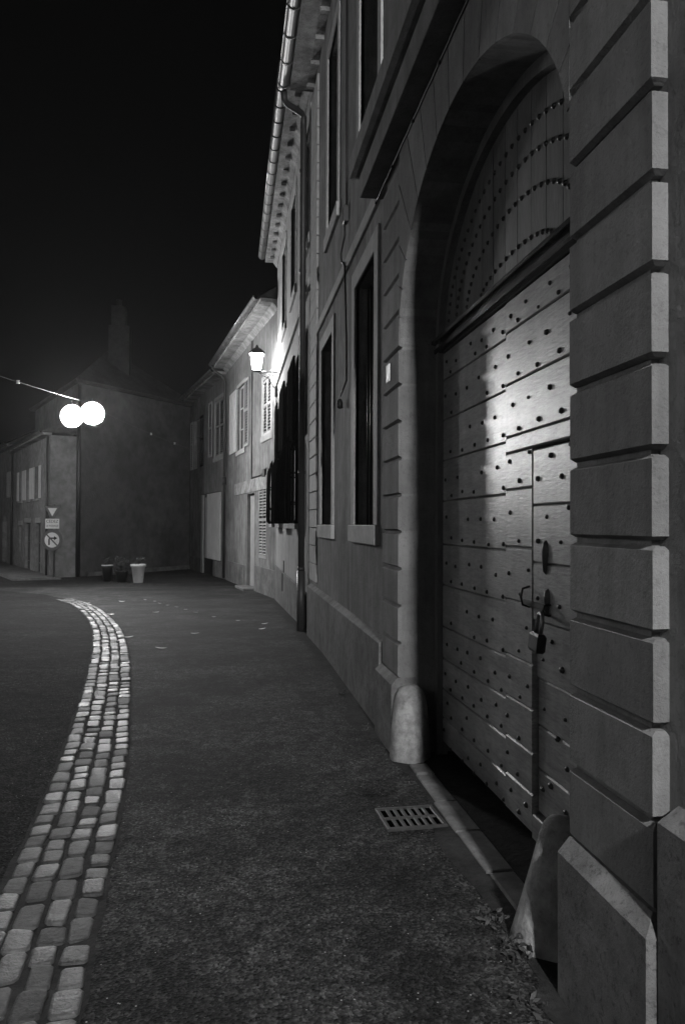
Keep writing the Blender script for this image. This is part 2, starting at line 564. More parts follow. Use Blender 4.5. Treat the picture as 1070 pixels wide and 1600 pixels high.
m.box(XA + .62, XA + 6, -9, 11.56, -.35, 8.2)
m.box(XA + .25, XA + .62, -9, 2.35, -.35, 8.2); m.box(XA + .25, XA + .62, 5.45, 11.56, -.35, 8.2); m.box(XA + .25, XA + .62, 2.35, 5.45, 3.92, 8.2)
m.build('rear_wall', M_render, A)
for (a, b_, c, d) in winA:
    window(A, XA, a, b_, c, d, .22, 3); surround(A, XA, a, b_, c, d, .17, .02)
for (a, b_, c, d) in winA2:
    window(A, XA, a, b_, c, d, .22, 3); surround(A, XA, a, b_, c, d, .14, .02)
# string course along the rest of the facade
B1('string_course', M_stone2, A, XA - .035, XA + .02, 6.22, 11.55, 4.28, 4.40, bev=.008)
# quoins at the far corner
m = MB()
for k in range(-2, 28):
    z0 = .78 + .2583 * k
    if z0 < .6: continue
    m.box(XA - .03, XA + .05, 10.72, 11.58, z0 + .006, z0 + .2583 - .006 if z0 < 7.9 else 8.1, .008)
    if z0 > 7.7: break
m.build('quoin', M_stone2, A)

def course(m, ya, yb, z0, z1, near=False, far=False):
    c = .011; d = .021
    jx = random.uniform(-.0015, .0015); jj = [random.uniform(-.0012, .0012) for _ in range(2)]
    def rect(off):
        x0 = XP + off + jx; y0 = ya + (off if near else 0); y1 = yb - (off if far else 0)
        return [(x0 + jj[0], y0), (1.30, y0), (1.30, y1), (x0 + jj[1], y1)]
    m.loft([rect(d), rect(0), rect(0), rect(d)], (z0 + .006, z0 + .006 + c, z1 - .012 - c, z1 - .012))
# near pier and far pier
for (ya, yb, near, far) in ((1.99, 2.514, True, False), (5.26, 5.83, False, True)):
    m = MB()
    zz = [.53] + GZ
    for z0, z1 in zip(zz, zz[1:]):
        if z0 > 4.0: break
        course(m, ya, yb, z0, min(z1, 4.25), near, far)
    m.box(XP + .025, 1.62, ya + (.048 if near else .001), yb - (.025 if far else .001), -.1, 4.24)
    if near: m.add([(XP + .033, 2.36, 2.9), (XP + .0025, 2.513, 2.9), (XP + .033, 2.513, 2.9), (XP + .033, 2.36, 4.2), (XP + .0025, 2.513, 4.2), (XP + .033, 2.513, 4.2)],
                   [(0, 2, 1), (3, 4, 5), (0, 1, 4, 3), (1, 2, 5, 4), (2, 0, 3, 5)])
    m.build('gate_pier', M_stone, A)
    m = MB()                                       # chamfered plinth block
    a, b_ = (ya - .04, yb + .0) if near else (ya, yb + .04)
    m.loft([[(1.115, a), (1.29, a), (1.29, b_), (1.115, b_)], [(1.115, a), (1.29, a), (1.29, b_), (1.115, b_)],
            [(1.158, a + (.04 if near else 0)), (1.29, a + (.04 if near else 0)), (1.29, b_ - (0 if near else .04)), (1.158, b_ - (0 if near else .04))]], (-.05, .485, .535))
    m.build('plinth', M_plinth, A)
# plinth of the plain walls
m = MB()
def plinthrun(y0, y1, zt):
    n = max(1, int((y1 - y0) / 1.2))
    for k in range(n):
        a = y0 + (y1 - y0) * k / n; b_ = y0 + (y1 - y0) * (k + 1) / n
        e = .002
        m.loft([[(1.145, a + e), (1.3, a + e), (1.3, b_ - e), (1.145, b_ - e)], [(1.145, a + e), (1.3, a + e), (1.3, b_ - e), (1.145, b_ - e)],
                [(1.205, a + e), (1.3, a + e), (1.3, b_ - e), (1.205, b_ - e)]], (-.3, zt - .04, zt))
plinthrun(5.872, 11.5, .72)
m.build('plinth', M_plinth, A)
m = MB(); plinthrun(-8.9, 1.945, .84)
m.build('plinth', M_plinth, A)

# arch: voussoirs around an elliptical opening
YC, AX, HS, RZ = 3.887, 1.373, 2.87, 1.0
def arc(t):   # t from 0 (near) to pi (far)
    return (YC - AX * math.cos(t), HS + RZ * math.sin(t))
def outer(t):
    y, z = arc(t)
    ny, nz = -math.cos(t) / AX, math.sin(t) / RZ
    l = math.hypot(ny, nz); ny /= l; nz /= l
    ks = []
    if nz > 1e-6: ks.append((4.245 - z) / nz)
    if ny < -1e-6: ks.append((2.516 - y) / ny)
    if ny > 1e-6: ks.append((5.258 - y) / ny)
    k = max(0.0, min(ks))
    return (y + ny * k, z + nz * k)
m = MB(); NV = 17
for i in range(NV):
    t0 = PI * i / NV; t1 = PI * (i + 1) / NV
    g = .0035
    ts = [t0 + g + (t1 - t0 - 2 * g) * k / 6 for k in range(7)]
    inner = [arc(t) for t in ts]; o0 = outer(ts[0]); o1 = outer(ts[-1])
    out = [o1]
    if abs(o0[0] - 2.516) < 1e-4 and abs(o1[1] - 4.245) < 1e-4: out.append((2.516, 4.245))
    if abs(o0[1] - 4.245) < 1e-4 and abs(o1[0] - 5.258) < 1e-4: out.append((5.258, 4.245))
    out.append(o0)
    poly = inner + out
    n = len(poly)
    vs = [(XP, y, z) for y, z in poly] + [(XP + .03, y, z) for y, z in poly]
    fs = [tuple(range(n)), tuple(range(2 * n - 1, n - 1, -1))] + [(k, (k + 1) % n, n + (k + 1) % n, n + k) for k in range(n)]
    m.add(vs, fs)
m.build('arch_stones', M_stone, A)
m = MB(); N = 64
for i in range(N):                                 # spandrel behind and the soffit
    t0, t1 = PI * i / N, PI * (i + 1) / N
    (y0, z0), (y1, z1) = arc(t0), arc(t1)
    m.quad((XP + .012, y0, z0), (XP + .012, y1, z1), (XP + .012, y1, 4.24), (XP + .012, y0, 4.24))
    m.add([(XP + .012, y0, z0), (XP + .012, y1, z1), (1.62, y1, z1), (1.62, y0, z0)], [(0, 3, 2, 1)], False)
m.build('arch_soffit', M_stone, A)
# inner door frame, slightly smaller than the opening
m = MB(); pts_o = []; pts_i = []
for i in range(41):
    t = PI * i / 40
    y, z = arc(t); pts_o.append((y, z))
    pts_i.append((YC - (AX - .07) * math.cos(t), HS + (RZ - .07) * math.sin(t)))
pts_o = [(pts_o[0][0], .0)] + pts_o + [(pts_o[-1][0], .0)]
pts_i = [(pts_i[0][0], .0)] + pts_i + [(pts_i[-1][0], .0)]
for (a, b_, c, d) in zip(pts_o, pts_o[1:], pts_i[1:], pts_i):
    m.quad((1.425, *a), (1.425, *b_), (1.425, *c), (1.425, *d))
    m.quad((1.425, *d), (1.425, *c), (1.50, *c), (1.50, *d))
m.build('gate_frame', M_paintD, A)

# cornice above the gateway
m = MB()
m.box(1.02, 1.22, 1.72, 6.11, 4.252, 4.43, .006)
m.loft([[(.99, 1.69), (1.22, 1.69), (1.22, 6.14), (.99, 6.14)], [(.95, 1.65), (1.22, 1.65), (1.22, 6.19), (.95, 6.19)],
        [(.95, 1.65), (1.22, 1.65), (1.22, 6.19), (.95, 6.19)], [(1.17, 1.8), (1.22, 1.8), (1.22, 6.0), (1.17, 6.0)]], (4.431, 4.44, 4.60, 4.70))
m.build('cornice', M_stone, A)
# eave, gutter and roof
m = MB()
m.box(XA - .36, XA + .02, -9, 11.56, 8.20, 8.27)
for k in range(36):
    y = -8.8 + k * .575
    if y < 11.4: m.box(XA - .12, XA - .001, y, y + .06, 8.14, 8.199)
m.build('eave', M_eave, A)
gutter(A, XA - .44, -9, 11.7, 8.33, .085, M_zinc, .6)
# (gutter() and roof() use world coordinates through LocalMB)
roof(A, XA, -9, 11.56, 8.29, .45, 7, 3.0)

# --- gate door
XD = 1.46
def board(m, ya, yb, z0, z1, x=XD, th=.03, ch=.007):
    vs = []; fs = []
    r = [[(x + ch, ya + .001), (x + th, ya + .001), (x + th, yb - .001), (x + ch, yb - .001)],
         [(x, ya + .002), (x + th, ya + .002), (x + th, yb - .002), (x, yb - .002)],
         [(x, ya + .002), (x + th, ya + .002), (x + th, yb - .002), (x, yb - .002)],
         [(x + ch, ya + .001), (x + th, ya + .001), (x + th, yb - .001), (x + ch, yb - .001)]]
    m.loft(r, (z0 + .002, z0 + .002 + ch, z1 - .002 - ch, z1 - .002))
JT = [.10, .29, .49, .70, .92, 1.21, 1.49, 1.79, 2.07, 2.35, 2.63, 2.80]
m = MB()
m.box(XD + .032, XD + .09, 2.30, 3.60, 1.985, 2.85); m.box(XD + .032, XD + .09, 3.60, 5.45, .09, 2.85)
for z0, z1 in zip(JT, JT[1:]):
    dz = .022
    board(m, 3.958, 5.42, z0 - dz if z0 > .2 else z0, z1 - dz if z1 < 2.75 else z1, XD + .004)   # far leaf
    if z1 > 2.0:
        if z0 < 2.0: board(m, 2.32, 3.952, 1.985, z1)
        else: board(m, 2.32, 3.952, z0, z1)
    if z0 < 1.99: board(m, 3.588, 3.952, z0, min(z1, 1.983))
door = m.build('carriage_door', M_paint, A)
m = MB()                                            # wicket door, its lower half standing a little deeper
WJ = [.21, .42, .63, .86, 1.14, 1.42, 1.70, 1.972]
for z0, z1 in zip(WJ, WJ[1:]):
    rec = .002 if z0 > 1.1 else (.022 if z0 > .8 else .028)
    board(m, 2.32, 3.578, z0, z1, XD + rec)
m.box(XD + .05, XD + .08, 2.32, 3.579, .12, 1.98)
m.build('wicket_door', M_paint, door)
m = MB()                                            # kick board under the wicket
m.box(XD + .0, XD + .05, 2.32, 3.585, .08, .20, .005)
m.build('kick_board', M_paint, door)
m = MB()                                            # transom
def tr(x): return [(XD + x, 2.3), (XD + .1, 2.3), (XD + .1, 5.45), (XD + x, 5.45)]
m.loft([tr(-.02), tr(-.045), tr(-.045), tr(-.028), tr(-.028), tr(-.065), tr(-.065), tr(0)], (2.80, 2.81, 2.835, 2.842, 2.865, 2.872, 2.895, 2.91))
m.build('transom', M_beam, door)
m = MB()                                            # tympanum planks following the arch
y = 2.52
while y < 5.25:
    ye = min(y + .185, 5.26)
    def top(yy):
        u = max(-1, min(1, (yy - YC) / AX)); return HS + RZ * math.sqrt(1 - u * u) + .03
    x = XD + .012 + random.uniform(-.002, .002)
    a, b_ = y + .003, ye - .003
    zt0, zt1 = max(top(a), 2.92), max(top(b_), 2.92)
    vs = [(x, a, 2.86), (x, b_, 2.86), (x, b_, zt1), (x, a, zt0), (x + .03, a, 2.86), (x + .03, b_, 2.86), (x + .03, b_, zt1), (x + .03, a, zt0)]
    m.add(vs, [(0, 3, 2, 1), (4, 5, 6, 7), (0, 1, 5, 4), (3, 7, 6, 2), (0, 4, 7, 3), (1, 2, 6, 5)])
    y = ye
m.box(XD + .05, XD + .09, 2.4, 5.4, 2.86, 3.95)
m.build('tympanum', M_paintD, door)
# iron nails
def nail_mesh():
    m = MB_world(); n = 8
    vs = [(-.012, 0, 0)]; fs = []
    for k in range(n): vs.append((-.008, .012 * math.cos(2 * PI * k / n), .010 * math.sin(2 * PI * k / n)))
    for k in range(n): vs.append((.004, .0185 * math.cos(2 * PI * k / n), .015 * math.sin(2 * PI * k / n)))
    for k in range(n):
        j = (k + 1) % n
        fs += [(0, 1 + k, 1 + j), (1 + k, n + 1 + k, n + 1 + j, 1 + j)]
    m.add(vs, fs, True); return m
pos = []
for i, (z0, z1) in enumerate(zip(JT, JT[1:])):
    if z1 - z0 < .16: continue
    za, zm = z0 + .035, z0 + (z1 - z0) * .56
    for k in range(12):
        y = 2.78 + k * .245 + random.uniform(-.015, .015)
        dz = -.022 if y > 3.95 else 0
        if random.random() > .10: pos.append((y + random.uniform(-.02, .02), za + dz + random.uniform(-.012, .014)))
        if random.random() > .16: pos.append((y + .1225 + random.uniform(-.035, .035), zm + dz + random.uniform(-.022, .022)))
tpos = []
for h, a in ((.13, .55), (.37, .80), (.55, 1.02), (.70, 1.2)):
    n = int(a * 34)
    for k in range(n + 1):
        t = PI * (k + .5) / (n + 1)
        y, z = YC - a * math.cos(t), HS + .05 + h * math.sin(t)
        tpos.append((y, z))
pos = [p for p in pos if abs(p[0] - 3.58) > .03 and abs(p[0] - 3.955) > .03]
pos.sort(key=lambda p: p[0])
n0 = nail_mesh().build('nail', M_iron, door)
def nail_x(y, z):
    if y < 3.58 and z < 1.98: return XD + (.002 if z > 1.1 else (.022 if z > .83 else .028))
    return XD + (.004 if y > 3.955 else 0)
shown = pos[8:88]; rest = pos[:8] + pos[88:]
for i, (y, z) in enumerate(shown):
    o = n0 if i == 0 else n0.copy()
    if i: col.objects.link(o); o.parent = door
    o.location = (nail_x(y, z) - AO.x, y - AO.y, z)
    q_ = random.uniform(.8, 1.3); o.scale = (q_, q_ * 1.1, q_ * random.uniform(.8, 1.0))
m = MB(); nm = nail_mesh()
for y, z in rest: m.add([(v[0] + nail_x(y, z), v[1] + y, v[2] + z) for v in nm.v], nm.f, True)
for y, z in tpos: m.add([(v[0] * 1.2 + XD + .012, v[1] * 1.1 + y, v[2] * 1.1 + z) for v in nm.v], nm.f, True)
tag(m.build('nails', M_iron, door), kind='stuff')
# escutcheons: teardrop plates
def teardrop(zc, yc, x, inv=False, hh=.075, ww=.027):
    m = MB(); n = 20; fr = []; bk = []
    for k in range(n):
        q = 2 * PI * k / n
        zz = math.cos(q); yy = math.sin(q) * (1 + .35 * zz) * ww
        zz = zz * hh - (.02 if math.cos(q) < -.85 else 0)
        fr.append((x - .014, yc + yy * .6, zc + zz * .8)); bk.append((x + .004, yc + yy, zc + zz))
    m.add([(x - .022, yc, zc + .02)] + fr + bk, [(0, 1 + k, 1 + (k + 1) % n) for k in range(n)] + [(1 + k, n + 1 + k, n + 1 + (k + 1) % n, 1 + (k + 1) % n) for k in range(n)], True)
    return m.build('door_handle', M_cast, door)
teardrop(1.46, 3.425, XD + .002)
teardrop(1.25, 3.40, XD + .002, hh=.06, ww=.022)
m = MB()                                            # hasp across the joint and its staple
m.box(XD - .018, XD - .008, 3.40, 3.66, 1.205, 1.235, .003)
m.tube([(XD, 3.62, 1.30), (XD - .035, 3.62, 1.29), (XD - .045, 3.62, 1.25), (XD - .035, 3.62, 1.21), (XD, 3.62, 1.20)], .006, 6)
m.tube([(XD, 3.37, 1.235), (XD - .03, 3.37, 1.23), (XD - .035, 3.37, 1.21), (XD - .03, 3.37, 1.19), (XD, 3.37, 1.185)], .006, 6)
m.build('hasp', M_iron, door)

# window bars seen faintly inside the near ground floor window
m = MB()
for k in range(7):
    y = 6.45 + k * .152; m.tube([(XA + .11, y, 1.6), (XA + .11, y, 3.9)], .009, 6)
m.build('window_bars', M_iron, A)

# electric cables fixed on the facade
m = MB()
pts = [(XA - .012, 8.08, 8.1), (XA - .012, 8.05, 6.5), (XA - .014, 8.03, 5.6), (XA - .012, 8.02, 4.98)]
m.tube(pts, .009, 6)
m.box(XA - .05, XA - .001, 7.96, 8.07, 4.80, 4.98, .01)
m.tube([(XA - .03, 8.02, 4.80), (XA - .035, 7.97, 4.66), (XA - .045, 8.06, 4.58), (XA - .05, 8.16, 4.52), (XA - .045, 8.13, 4.42), (XA - .045, 8.02, 4.38), (XA - .045, 7.9, 4.30), (XA - .045, 7.87, 4.1),
        (XA - .03, 7.86, 3.5), (XA - .03, 7.85, 3.1), (XA - .05, 7.95, 3.02), (XA - .06, 8.1, 2.97)], .010, 6)
m.lathe([(.0, 0), (.03, .01), (.035, .06), (.02, .10), (.0, .11)], XA - .06, 8.12, 2.84, 12)
m.build('facade_cable', M_black, A)
m = MB()
pts = []
for k in range(28):
    y = 6.1 - k * .16
    pts.append((XP - .008, y, 4.225 - .006 * (k % 2)))
m.tube(pts, .006, 5)
for k in range(0, 28, 4): m.box(XP - .016, XP, pts[k][1] - .008, pts[k][1] + .008, 4.21, 4.235)
m.build('facade_cable', M_black, A)
m = MB()                                            # downpipe at the end of the mansion with the swan neck under the gutter
m.tube([(XA - .44, 11.72, 8.27), (XA - .43, 11.74, 8.15), (XA - .40, 11.78, 8.12), (XA - .14, 12.0, 8.10), (XA - .10, 12.05, 8.06), (XA - .10, 12.06, 7.9), (XA - .10, 12.1, .85)], .05, 14)
m.tube([(XA - .10, 12.1, .87), (XA - .10, 12.1, -.1)], .065, 14)
for z in (7.2, 5.6, 4.0, 2.4, .88): m.tube([(XA - .10, 12.1, z), (XA - .10, 12.1, z + .05)], .058, 14)
m.build('downpipe', M_zincd, A)
MB = MB_world

# small plate on the far pier
t = thing('number_plate', 'small pale enamel plate on the far gate pier', 'plate', (1.158, 5.60, 2.73))
m = MB(); m.box(-.006, 0, -.055, .055, -.065, .065, .001); m.build('plate_face', M_white, t)
m = MB(); m.box(-.009, -.0062, -.04, .04, -.05, -.018); m.build('plate_slot', M_white, t)

# padlock
t = thing('padlock', 'dark iron padlock hanging from the hasp of the wicket door', 'padlock', (XD - .05, 3.36, 1.20))
m = MB()
m.tube([(0, -.022, -.08), (0, -.022, -.03), (0, -.016, -.008), (0, 0, 0), (0, .016, -.008), (0, .022, -.03), (0, .022, -.08)], .0075, 8)
m.build('shackle', M_zinc, t)
m = MB(); m.loft([[( -.012, -.032), (.012, -.032), (.012, .032), (-.012, .032)], [(-.017, -.038), (.017, -.038), (.017, .038), (-.017, .038)], [(-.017, -.038), (.017, -.038), (.017, .038), (-.017, .038)], [(-.012, -.03), (.012, -.03), (.012, .03), (-.012, .03)]], (-.145, -.135, -.085, -.075))
m.build('lock_body', M_iron, t)
t.rotation_euler = (R(4), R(6), 0); t.scale = (1.3, 1.3, 1.25)

# guard stones on both sides of the gate
def guard(label, x, y, r, h, lean, prof):
    m = MB(); pass
    n = 20; rings = []; zs = []; wob = [1 + random.uniform(-.05, .05) for _ in range(n)]
    for q, hh in prof:
        rings.append([(lean[0] * hh + r * q * wob[k] * math.cos(2 * PI * k / n), lean[1] * hh + r * q * wob[k] * math.sin(2 * PI * k / n)) for k in range(n)])
        zs.append(hh * h)
    m.loft(rings, zs, True)
    o = m.build('guard_stone', M_guard); o.location = (x, y, 0)
    return tag(o, label, 'guard stone', 'guard stones at the gateway')
guard('large tapering guard stone leaning on the near gate pier', 1.235, 2.84, .155, .50, (.01, -.05), [(1.05, -.1), (1.0, .02), (.80, .3), (.60, .6), (.44, .86), (.38, .93), (.26, .975), (.02, 1.0)])
guard('squat guard stone at the foot of the far gate pier', 1.225, 5.17, .135, .50, (.01, .03), [(1.03, -.1), (1.0, .1), (.93, .4), (.84, .7), (.74, .86), (.58, .95), (.32, .99), (.02, 1.0)])

# threshold of the gateway
m = MB()
y = 2.95
while y < 4.95:
    L = random.uniform(.42, .7); m.box(1.17 + random.uniform(-.012, .012), 1.30, y, min(y + L, 5.0) - .012, -.05, .02 + random.uniform(-.004, .004), .008); y += L
tag(m.build('threshold', M_rubble), kind='structure')
m = MB(); m.box(1.30, 1.60, 2.5, 5.28, -.05, .012)
tag(m.build('passage_floor', M_dirt), kind='structure')

# drain grate
t = thing('drain_grate', 'rectangular cast iron drain grate set in the footpath', 'drain', (.98, 4.11, 0), R(2))
m = MB(); a, b_ = .165, .15
m.box(-a, a, -b_, -b_ + .022, -.03, .016, .003); m.box(-a, a, b_ - .022, b_, -.03, .016, .003)
m.box(-a, -a + .022, -b_ + .022, b_ - .022, -.03, .0155, .003); m.box(a - .022, a, -b_ + .022, b_ - .022, -.03, .0155, .003)
m.build('grate_frame', M_cast, t)
m = MB()
m.box(-a + .022, a - .022, -.011, .011, -.025, .015, .002)
for k in range(1, 7):
    x = -a + .022 + (2 * a - .044) * k / 7
    m.box(x - .0095, x + .0095, -b_ + .022, -.0115, -.025, .0145, .002); m.box(x - .0095, x + .0095, .0115, b_ - .022, -.025, .0145, .002)
m.build('bars', M_cast, t)
m = MB(); m.box(-a + .01, a - .01, -b_ + .01, b_ - .01, .0045, .0052); m.build('pit', M_slotshade, t)  # thin black sheet standing in for the dark inside the slots
t = thing('manhole_cover', 'small round cast iron cover beside the drain grate', 'manhole cover', (.86, 4.62, 0))
m = MB(); m.lathe([(.15, -.02), (.15, .003), (.142, .005), (0.001, .005)], n=28); m.build('cover', M_foot, t)
m = MB()
for r_ in (.13, .09, .05): m.tube([(r_ * math.cos(2 * PI * k / 24), r_ * math.sin(2 * PI * k / 24), .004) for k in range(24)], .004, 5, True)
m.build('cover_ribs', M_foot, t)

# ------------------------------------------------------------------ BUILDING B : tall pale house with dark shutters and iron baskets
Bt = thing('shuttered_house', 'tall pale house with open black shutters and bulging window grilles', 'building', (1.21, 11.6, 0))
gw = [(1.45, 2.65, 1.65, 4.7), (4.1, 5.3, 1.65, 4.7), (6.75, 7.95, 1.65, 4.7)]
uw = [(.35, 1.4, 6.15, 8.05), (2.95, 4.05, 6.15, 8.05), (5.65, 6.75, 6.15, 8.05)]
facade(Bt, 0, 0, 8.95, -.8, 8.62, gw + uw, M_renderB)
for o in gw: window(Bt, 0, *o, .04, 3, M_shutdark)
for o in uw:
    window(Bt, 0, *o, .2, 3, M_paintD); surround(Bt, 0, *o, .14, .02, M_stone2)
B1('string_course', M_stone2, Bt, -.05, .02, .05, 8.95, 5.28, 5.40, bev=.01)
for (a, b_, c, d) in gw:
    for (sa, sb) in ((a - .72, a + .03), (b_ - .03, b_ + .715)):     # shutters folded back against the wall
        m = MB(); x0, x1 = -.075, -.035
        m.box(x0, x1, sa, sb, c + 1.42, d + random.uniform(-.05, .14), .004)  # uneven tops imitate the stepped edge of the lamp's shading
        m.box(x0 - .008, x0, sa + .07, sb - .07, c + 1.52, c + 2.2); m.box(x0 - .008, x0, sa + .07, sb - .07, c + 2.3, d - .1)
        m.build('shutter', M_shutdark, Bt)
    # bulging iron basket
    m = MB(); y0, y1 = a - .05, b_ + .05; zb, zt = c - .02, c + 1.38
    prof = [(-.03, zb), (-.24, zb), (-.29, zb + .06), (-.30, zb + .3), (-.29, zb + .8), (-.27, zt - .08), (-.22, zt)]
    n = 15
    for k in range(n + 1):
        y = y0 + (y1 - y0) * k / n; m.tube([(px, y, pz) for px, pz in prof], .016, 6)
    for px, pz in ((-.27, zb + .03), (-.30, zb + .35), (-.29, zb + .85), (-.24, zt - .03)):
        m.tube([(0, y0, pz), (px, y0, pz), (px, y1, pz), (0, y1, pz)], .016, 6)
    for y in (y0, y1):
        for px in (-.05, -.11, -.17, -.23): m.tube([(px, y, zb), (px, y, zt)], .020, 6)
    for k in range(n):
        yc = y0 + (y1 - y0) * (k + .5) / n
        m.tube([(-.23, yc, zt - .02), (-.22, yc, zt + .11)], [.012, .002], 5)
    m.build('window_basket', M_basket, Bt)
    m = MB(); m.box(-.24, .1, y0 - .02, y1 + .02, c - .12, c - .03, .01); m.build('sill', M_stone2, Bt)
# eave
m = MB(); m.box(-.33, .02, 0.0, 8.95, 8.62, 8.70)
m.loft([[(-.02, 0), (.01, 0), (.01, 8.95), (-.02, 8.95)], [(-.12, 0), (.01, 0), (.01, 8.95), (-.12, 8.95)]], (8.48, 8.619))
for k in range(16): m.box(-.22, -.121, .2 + k * .55, .27 + k * .55, 8.55, 8.619)
m.build('eave', M_eave, Bt)
gutter(Bt, -.42, .15, 8.9, 8.75, .085, M_zinc, .5)
roof(Bt, 0, 0, 8.95, 8.72, .42, 6, 2.6)
m = MB()                                            # cellar vents and the low base course
m.box(-.012, .0, 5.75, 6.0, .30, .78); m.build('cellar_vent', M_black, Bt)
m = MB(); m.box(-.012, .0, 1.75, 2.0, .28, .80); m.build('cellar_vent', M_black, Bt)
m = MB(); m.box(-.03, .01, .6, 8.95, -.8, .52, .01); m.build('plinth', M_plinth, Bt)
B1('cellar_grille', M_black, Bt, -.045, -.031, 5.75, 6.0, .10, .50); B1('cellar_grille', M_black, Bt, -.045, -.031, 1.75, 2.0, .0, .50)

# ------------------------------------------------------------------ wall lantern at the far corner of B
def lantern_on_bracket(name, label, loc, P, arm, group=None):
    t = thing(name, label, 'street lamp', loc, 0, group)
    m = MB()
    m.tube([(arm, 0, -.28), (.0, 0, -.28)], .016, 8)
    m.tube([(arm, 0, -.75), (arm - .10, 0, -.68), (arm * .55, 0, -.45), (.04, 0, -.30)], .012, 8)
    m.tube([(arm * .62 + .09 * math.cos(q) * (1 - .06 * j), 0, -.40 + .09 * math.sin(q) * (1 - .06 * j)) for j, q in enumerate([.5 * k for k in range(11)])], .008, 6)
    m.box(arm - .012, arm + .001, -.04, .04, -.85, -.2)
    m.build('bracket', M_iron, t)
    m = MB(); n = 4
    def sq(h): return [(h, h), (-h, h), (-h, -h), (h, -h)]
    m.loft([sq(.10), sq(.12), sq(.05), sq(.01)], (-.28, -.255, -.27, -.29))
    for sx in (-1, 1):
        for sy in (-1, 1): m.tube([(sx * .11, sy * .11, -.26), (sx * .17, sy * .17, .16)], .009, 6)
    m.build('lantern_frame', M_iron, t)
    m = MB(); m.loft([sq(.20), sq(.21), sq(.10), sq(.045), sq(.02)], (.16, .18, .30, .34, .42)); m.build('lantern_cap', M_iron, t)
    m = MB(); m.loft([sq(.092), sq(.15)], (-.25, .155)); m.build('lantern_glass', emis('lantern_light_' + name, P), t)
    return t
lantern_on_bracket('wall_lantern', 'lit lantern on an iron wall bracket at the far corner of the shuttered house', (.66, 20.15, 5.88), P_WALL, .545, 'lit street lamps')
t = thing('junction_box', 'small grey cable box on the wall just below the lantern bracket', 'box', (1.21, 20.3, 4.98))
m = MB(); m.box(-.07, -.001, -.12, .12, 0, .26, .012); m.build('box_body', M_zincd, t)
m = MB(); m.tube([(-.03, 0, 0), (-.03, .01, -.2), (-.02, .05, -.32)], .012, 6); m.build('box_cable', M_black, t)
# lantern behind the camera on the mansion wall
lantern_on_bracket('wall_lantern', 'lit lantern on the mansion wall behind the viewer', (.845, -6.0, 6.0), P_BEHIND, .36, 'lit street lamps')

# ------------------------------------------------------------------ BUILDING C1
C1 = thing('worn_house', 'two storey worn render house beyond the lantern, louvred shutters and a narrow door', 'building', (1.25, 20.6, 0), R(8.83))
ops = [(.92, 2.08, 4.17, 5.80), (5.1, 6.6, 4.15, 6.35), (3.35, 4.6, -.8, 2.58), (1.5, 2.65, .6, 2.72)]
facade(C1, 0, 0.0, 9.22, -.9, 7.55, ops, M_renderC)
for (a, b_, c, d) in (ops[0], ops[3]):
    yc = (a + b_) / 2
    window(C1, 0, a, b_, c, d, .2, 2)
    louvre(C1, 0, a + .01, yc - .005, c + .01, d - .01, out=-.03); louvre(C1, 0, yc + .005, b_ - .01, c + .01, d - .01, out=-.03)
a, b_, c, d = ops[1]
window(C1, 0, a, b_, c, d, .12, 2, M_white)
surround(C1, 0, a, b_, c, d, .12, .02)
louvre(C1, 0, b_ + .14, b_ + .85, c, d, M_white, out=.025, solid=True)
louvre(C1, 0, b_ + .87, b_ + 1.55, c, d, M_white, out=.025, solid=True)
louvre(C1, 0, a - .86, a - .14, c, d, M_shutter, out=.03)
surround(C1, 0, *ops[0], .14, .02)
m = MB(); m.box(-.03, .02, 1.35, 7.05, 2.62, 3.02, .006); m.build('lintel_band', M_eave, C1)
# door standing ajar
m = MB(); m.box(0, .045, -1.15, 0, -.46, 2.54, .004)
m.box(-.012, .0, -1.05, -.1, .0, 1.0, .004); m.box(-.012, .0, -1.05, -.1, 1.15, 2.35, .004)
dr = m.build('door', M_shutter, C1); dr.location = (.10, 4.58, 0); dr.rotation_euler = (0, 0, R(7))
m = MB(); m.lathe([(.0, 0), (.025, .01), (.025, .04), (.0, .05)], -.05, -1.05, .6, 10); m.build('handle', M_iron, dr)
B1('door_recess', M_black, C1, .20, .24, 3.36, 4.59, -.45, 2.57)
m = MB(); m.box(-.35, .2, 3.2, 4.8, -.6, -.38, .01); m.build('doorstep', M_rubble, C1)
m = MB(); m.tube([(-.02, 3.8, 7.4), (-.02, 3.76, 5.4), (-.02, 3.75, 3.03)], .016, 6)
m.tube([(-.02, .3, 3.0), (-.025, 1.4, 3.22), (-.03, 2.2, 3.06), (-.02, 3.7, 3.06)], .02, 6)
m.box(-.06, -.001, 1.55, 1.9, 2.98, 3.2)
m.build('facade_cable', M_black, C1)
m = MB(); m.box(-.5, .02, 0, 9.22, 7.56, 7.66)
m.loft([[(-.02, 0), (.01, 0), (.01, 9.22), (-.02, 9.22)], [(-.16, 0), (.01, 0), (.01, 9.22), (-.16, 9.22)]], (7.40, 7.559))
m.build('eave', M_eave, C1)
gutter(C1, -.58, .1, 9.4, 7.72, .09, M_zinc, .6)
roof(C1, 0, 0, 9.22, 7.68, .55, 6, 2.3)
m = MB()
m.tube([(-.58, 9.05, 7.64), (-.56, 9.06, 7.5), (-.40, 9.08, 7.36), (-.16, 9.10, 7.22), (-.09, 9.10, 7.05), (-.09, 9.1, 6.9), (-.09, 9.1, -.45)], .05, 12)
m.tube([(-.09, 9.1, 3.1), (-.09, 9.1, 3.4)], .075, 12)
m.build('downpipe', M_zincd, C1)
B1('plinth', M_plinth, C1, -.03, .01, 5.0, 9.0, -.9, .25, bev=.01); B1('plinth', M_plinth, C1, -.03, .01, 0.02, 3.2, -.9, .35, bev=.01)

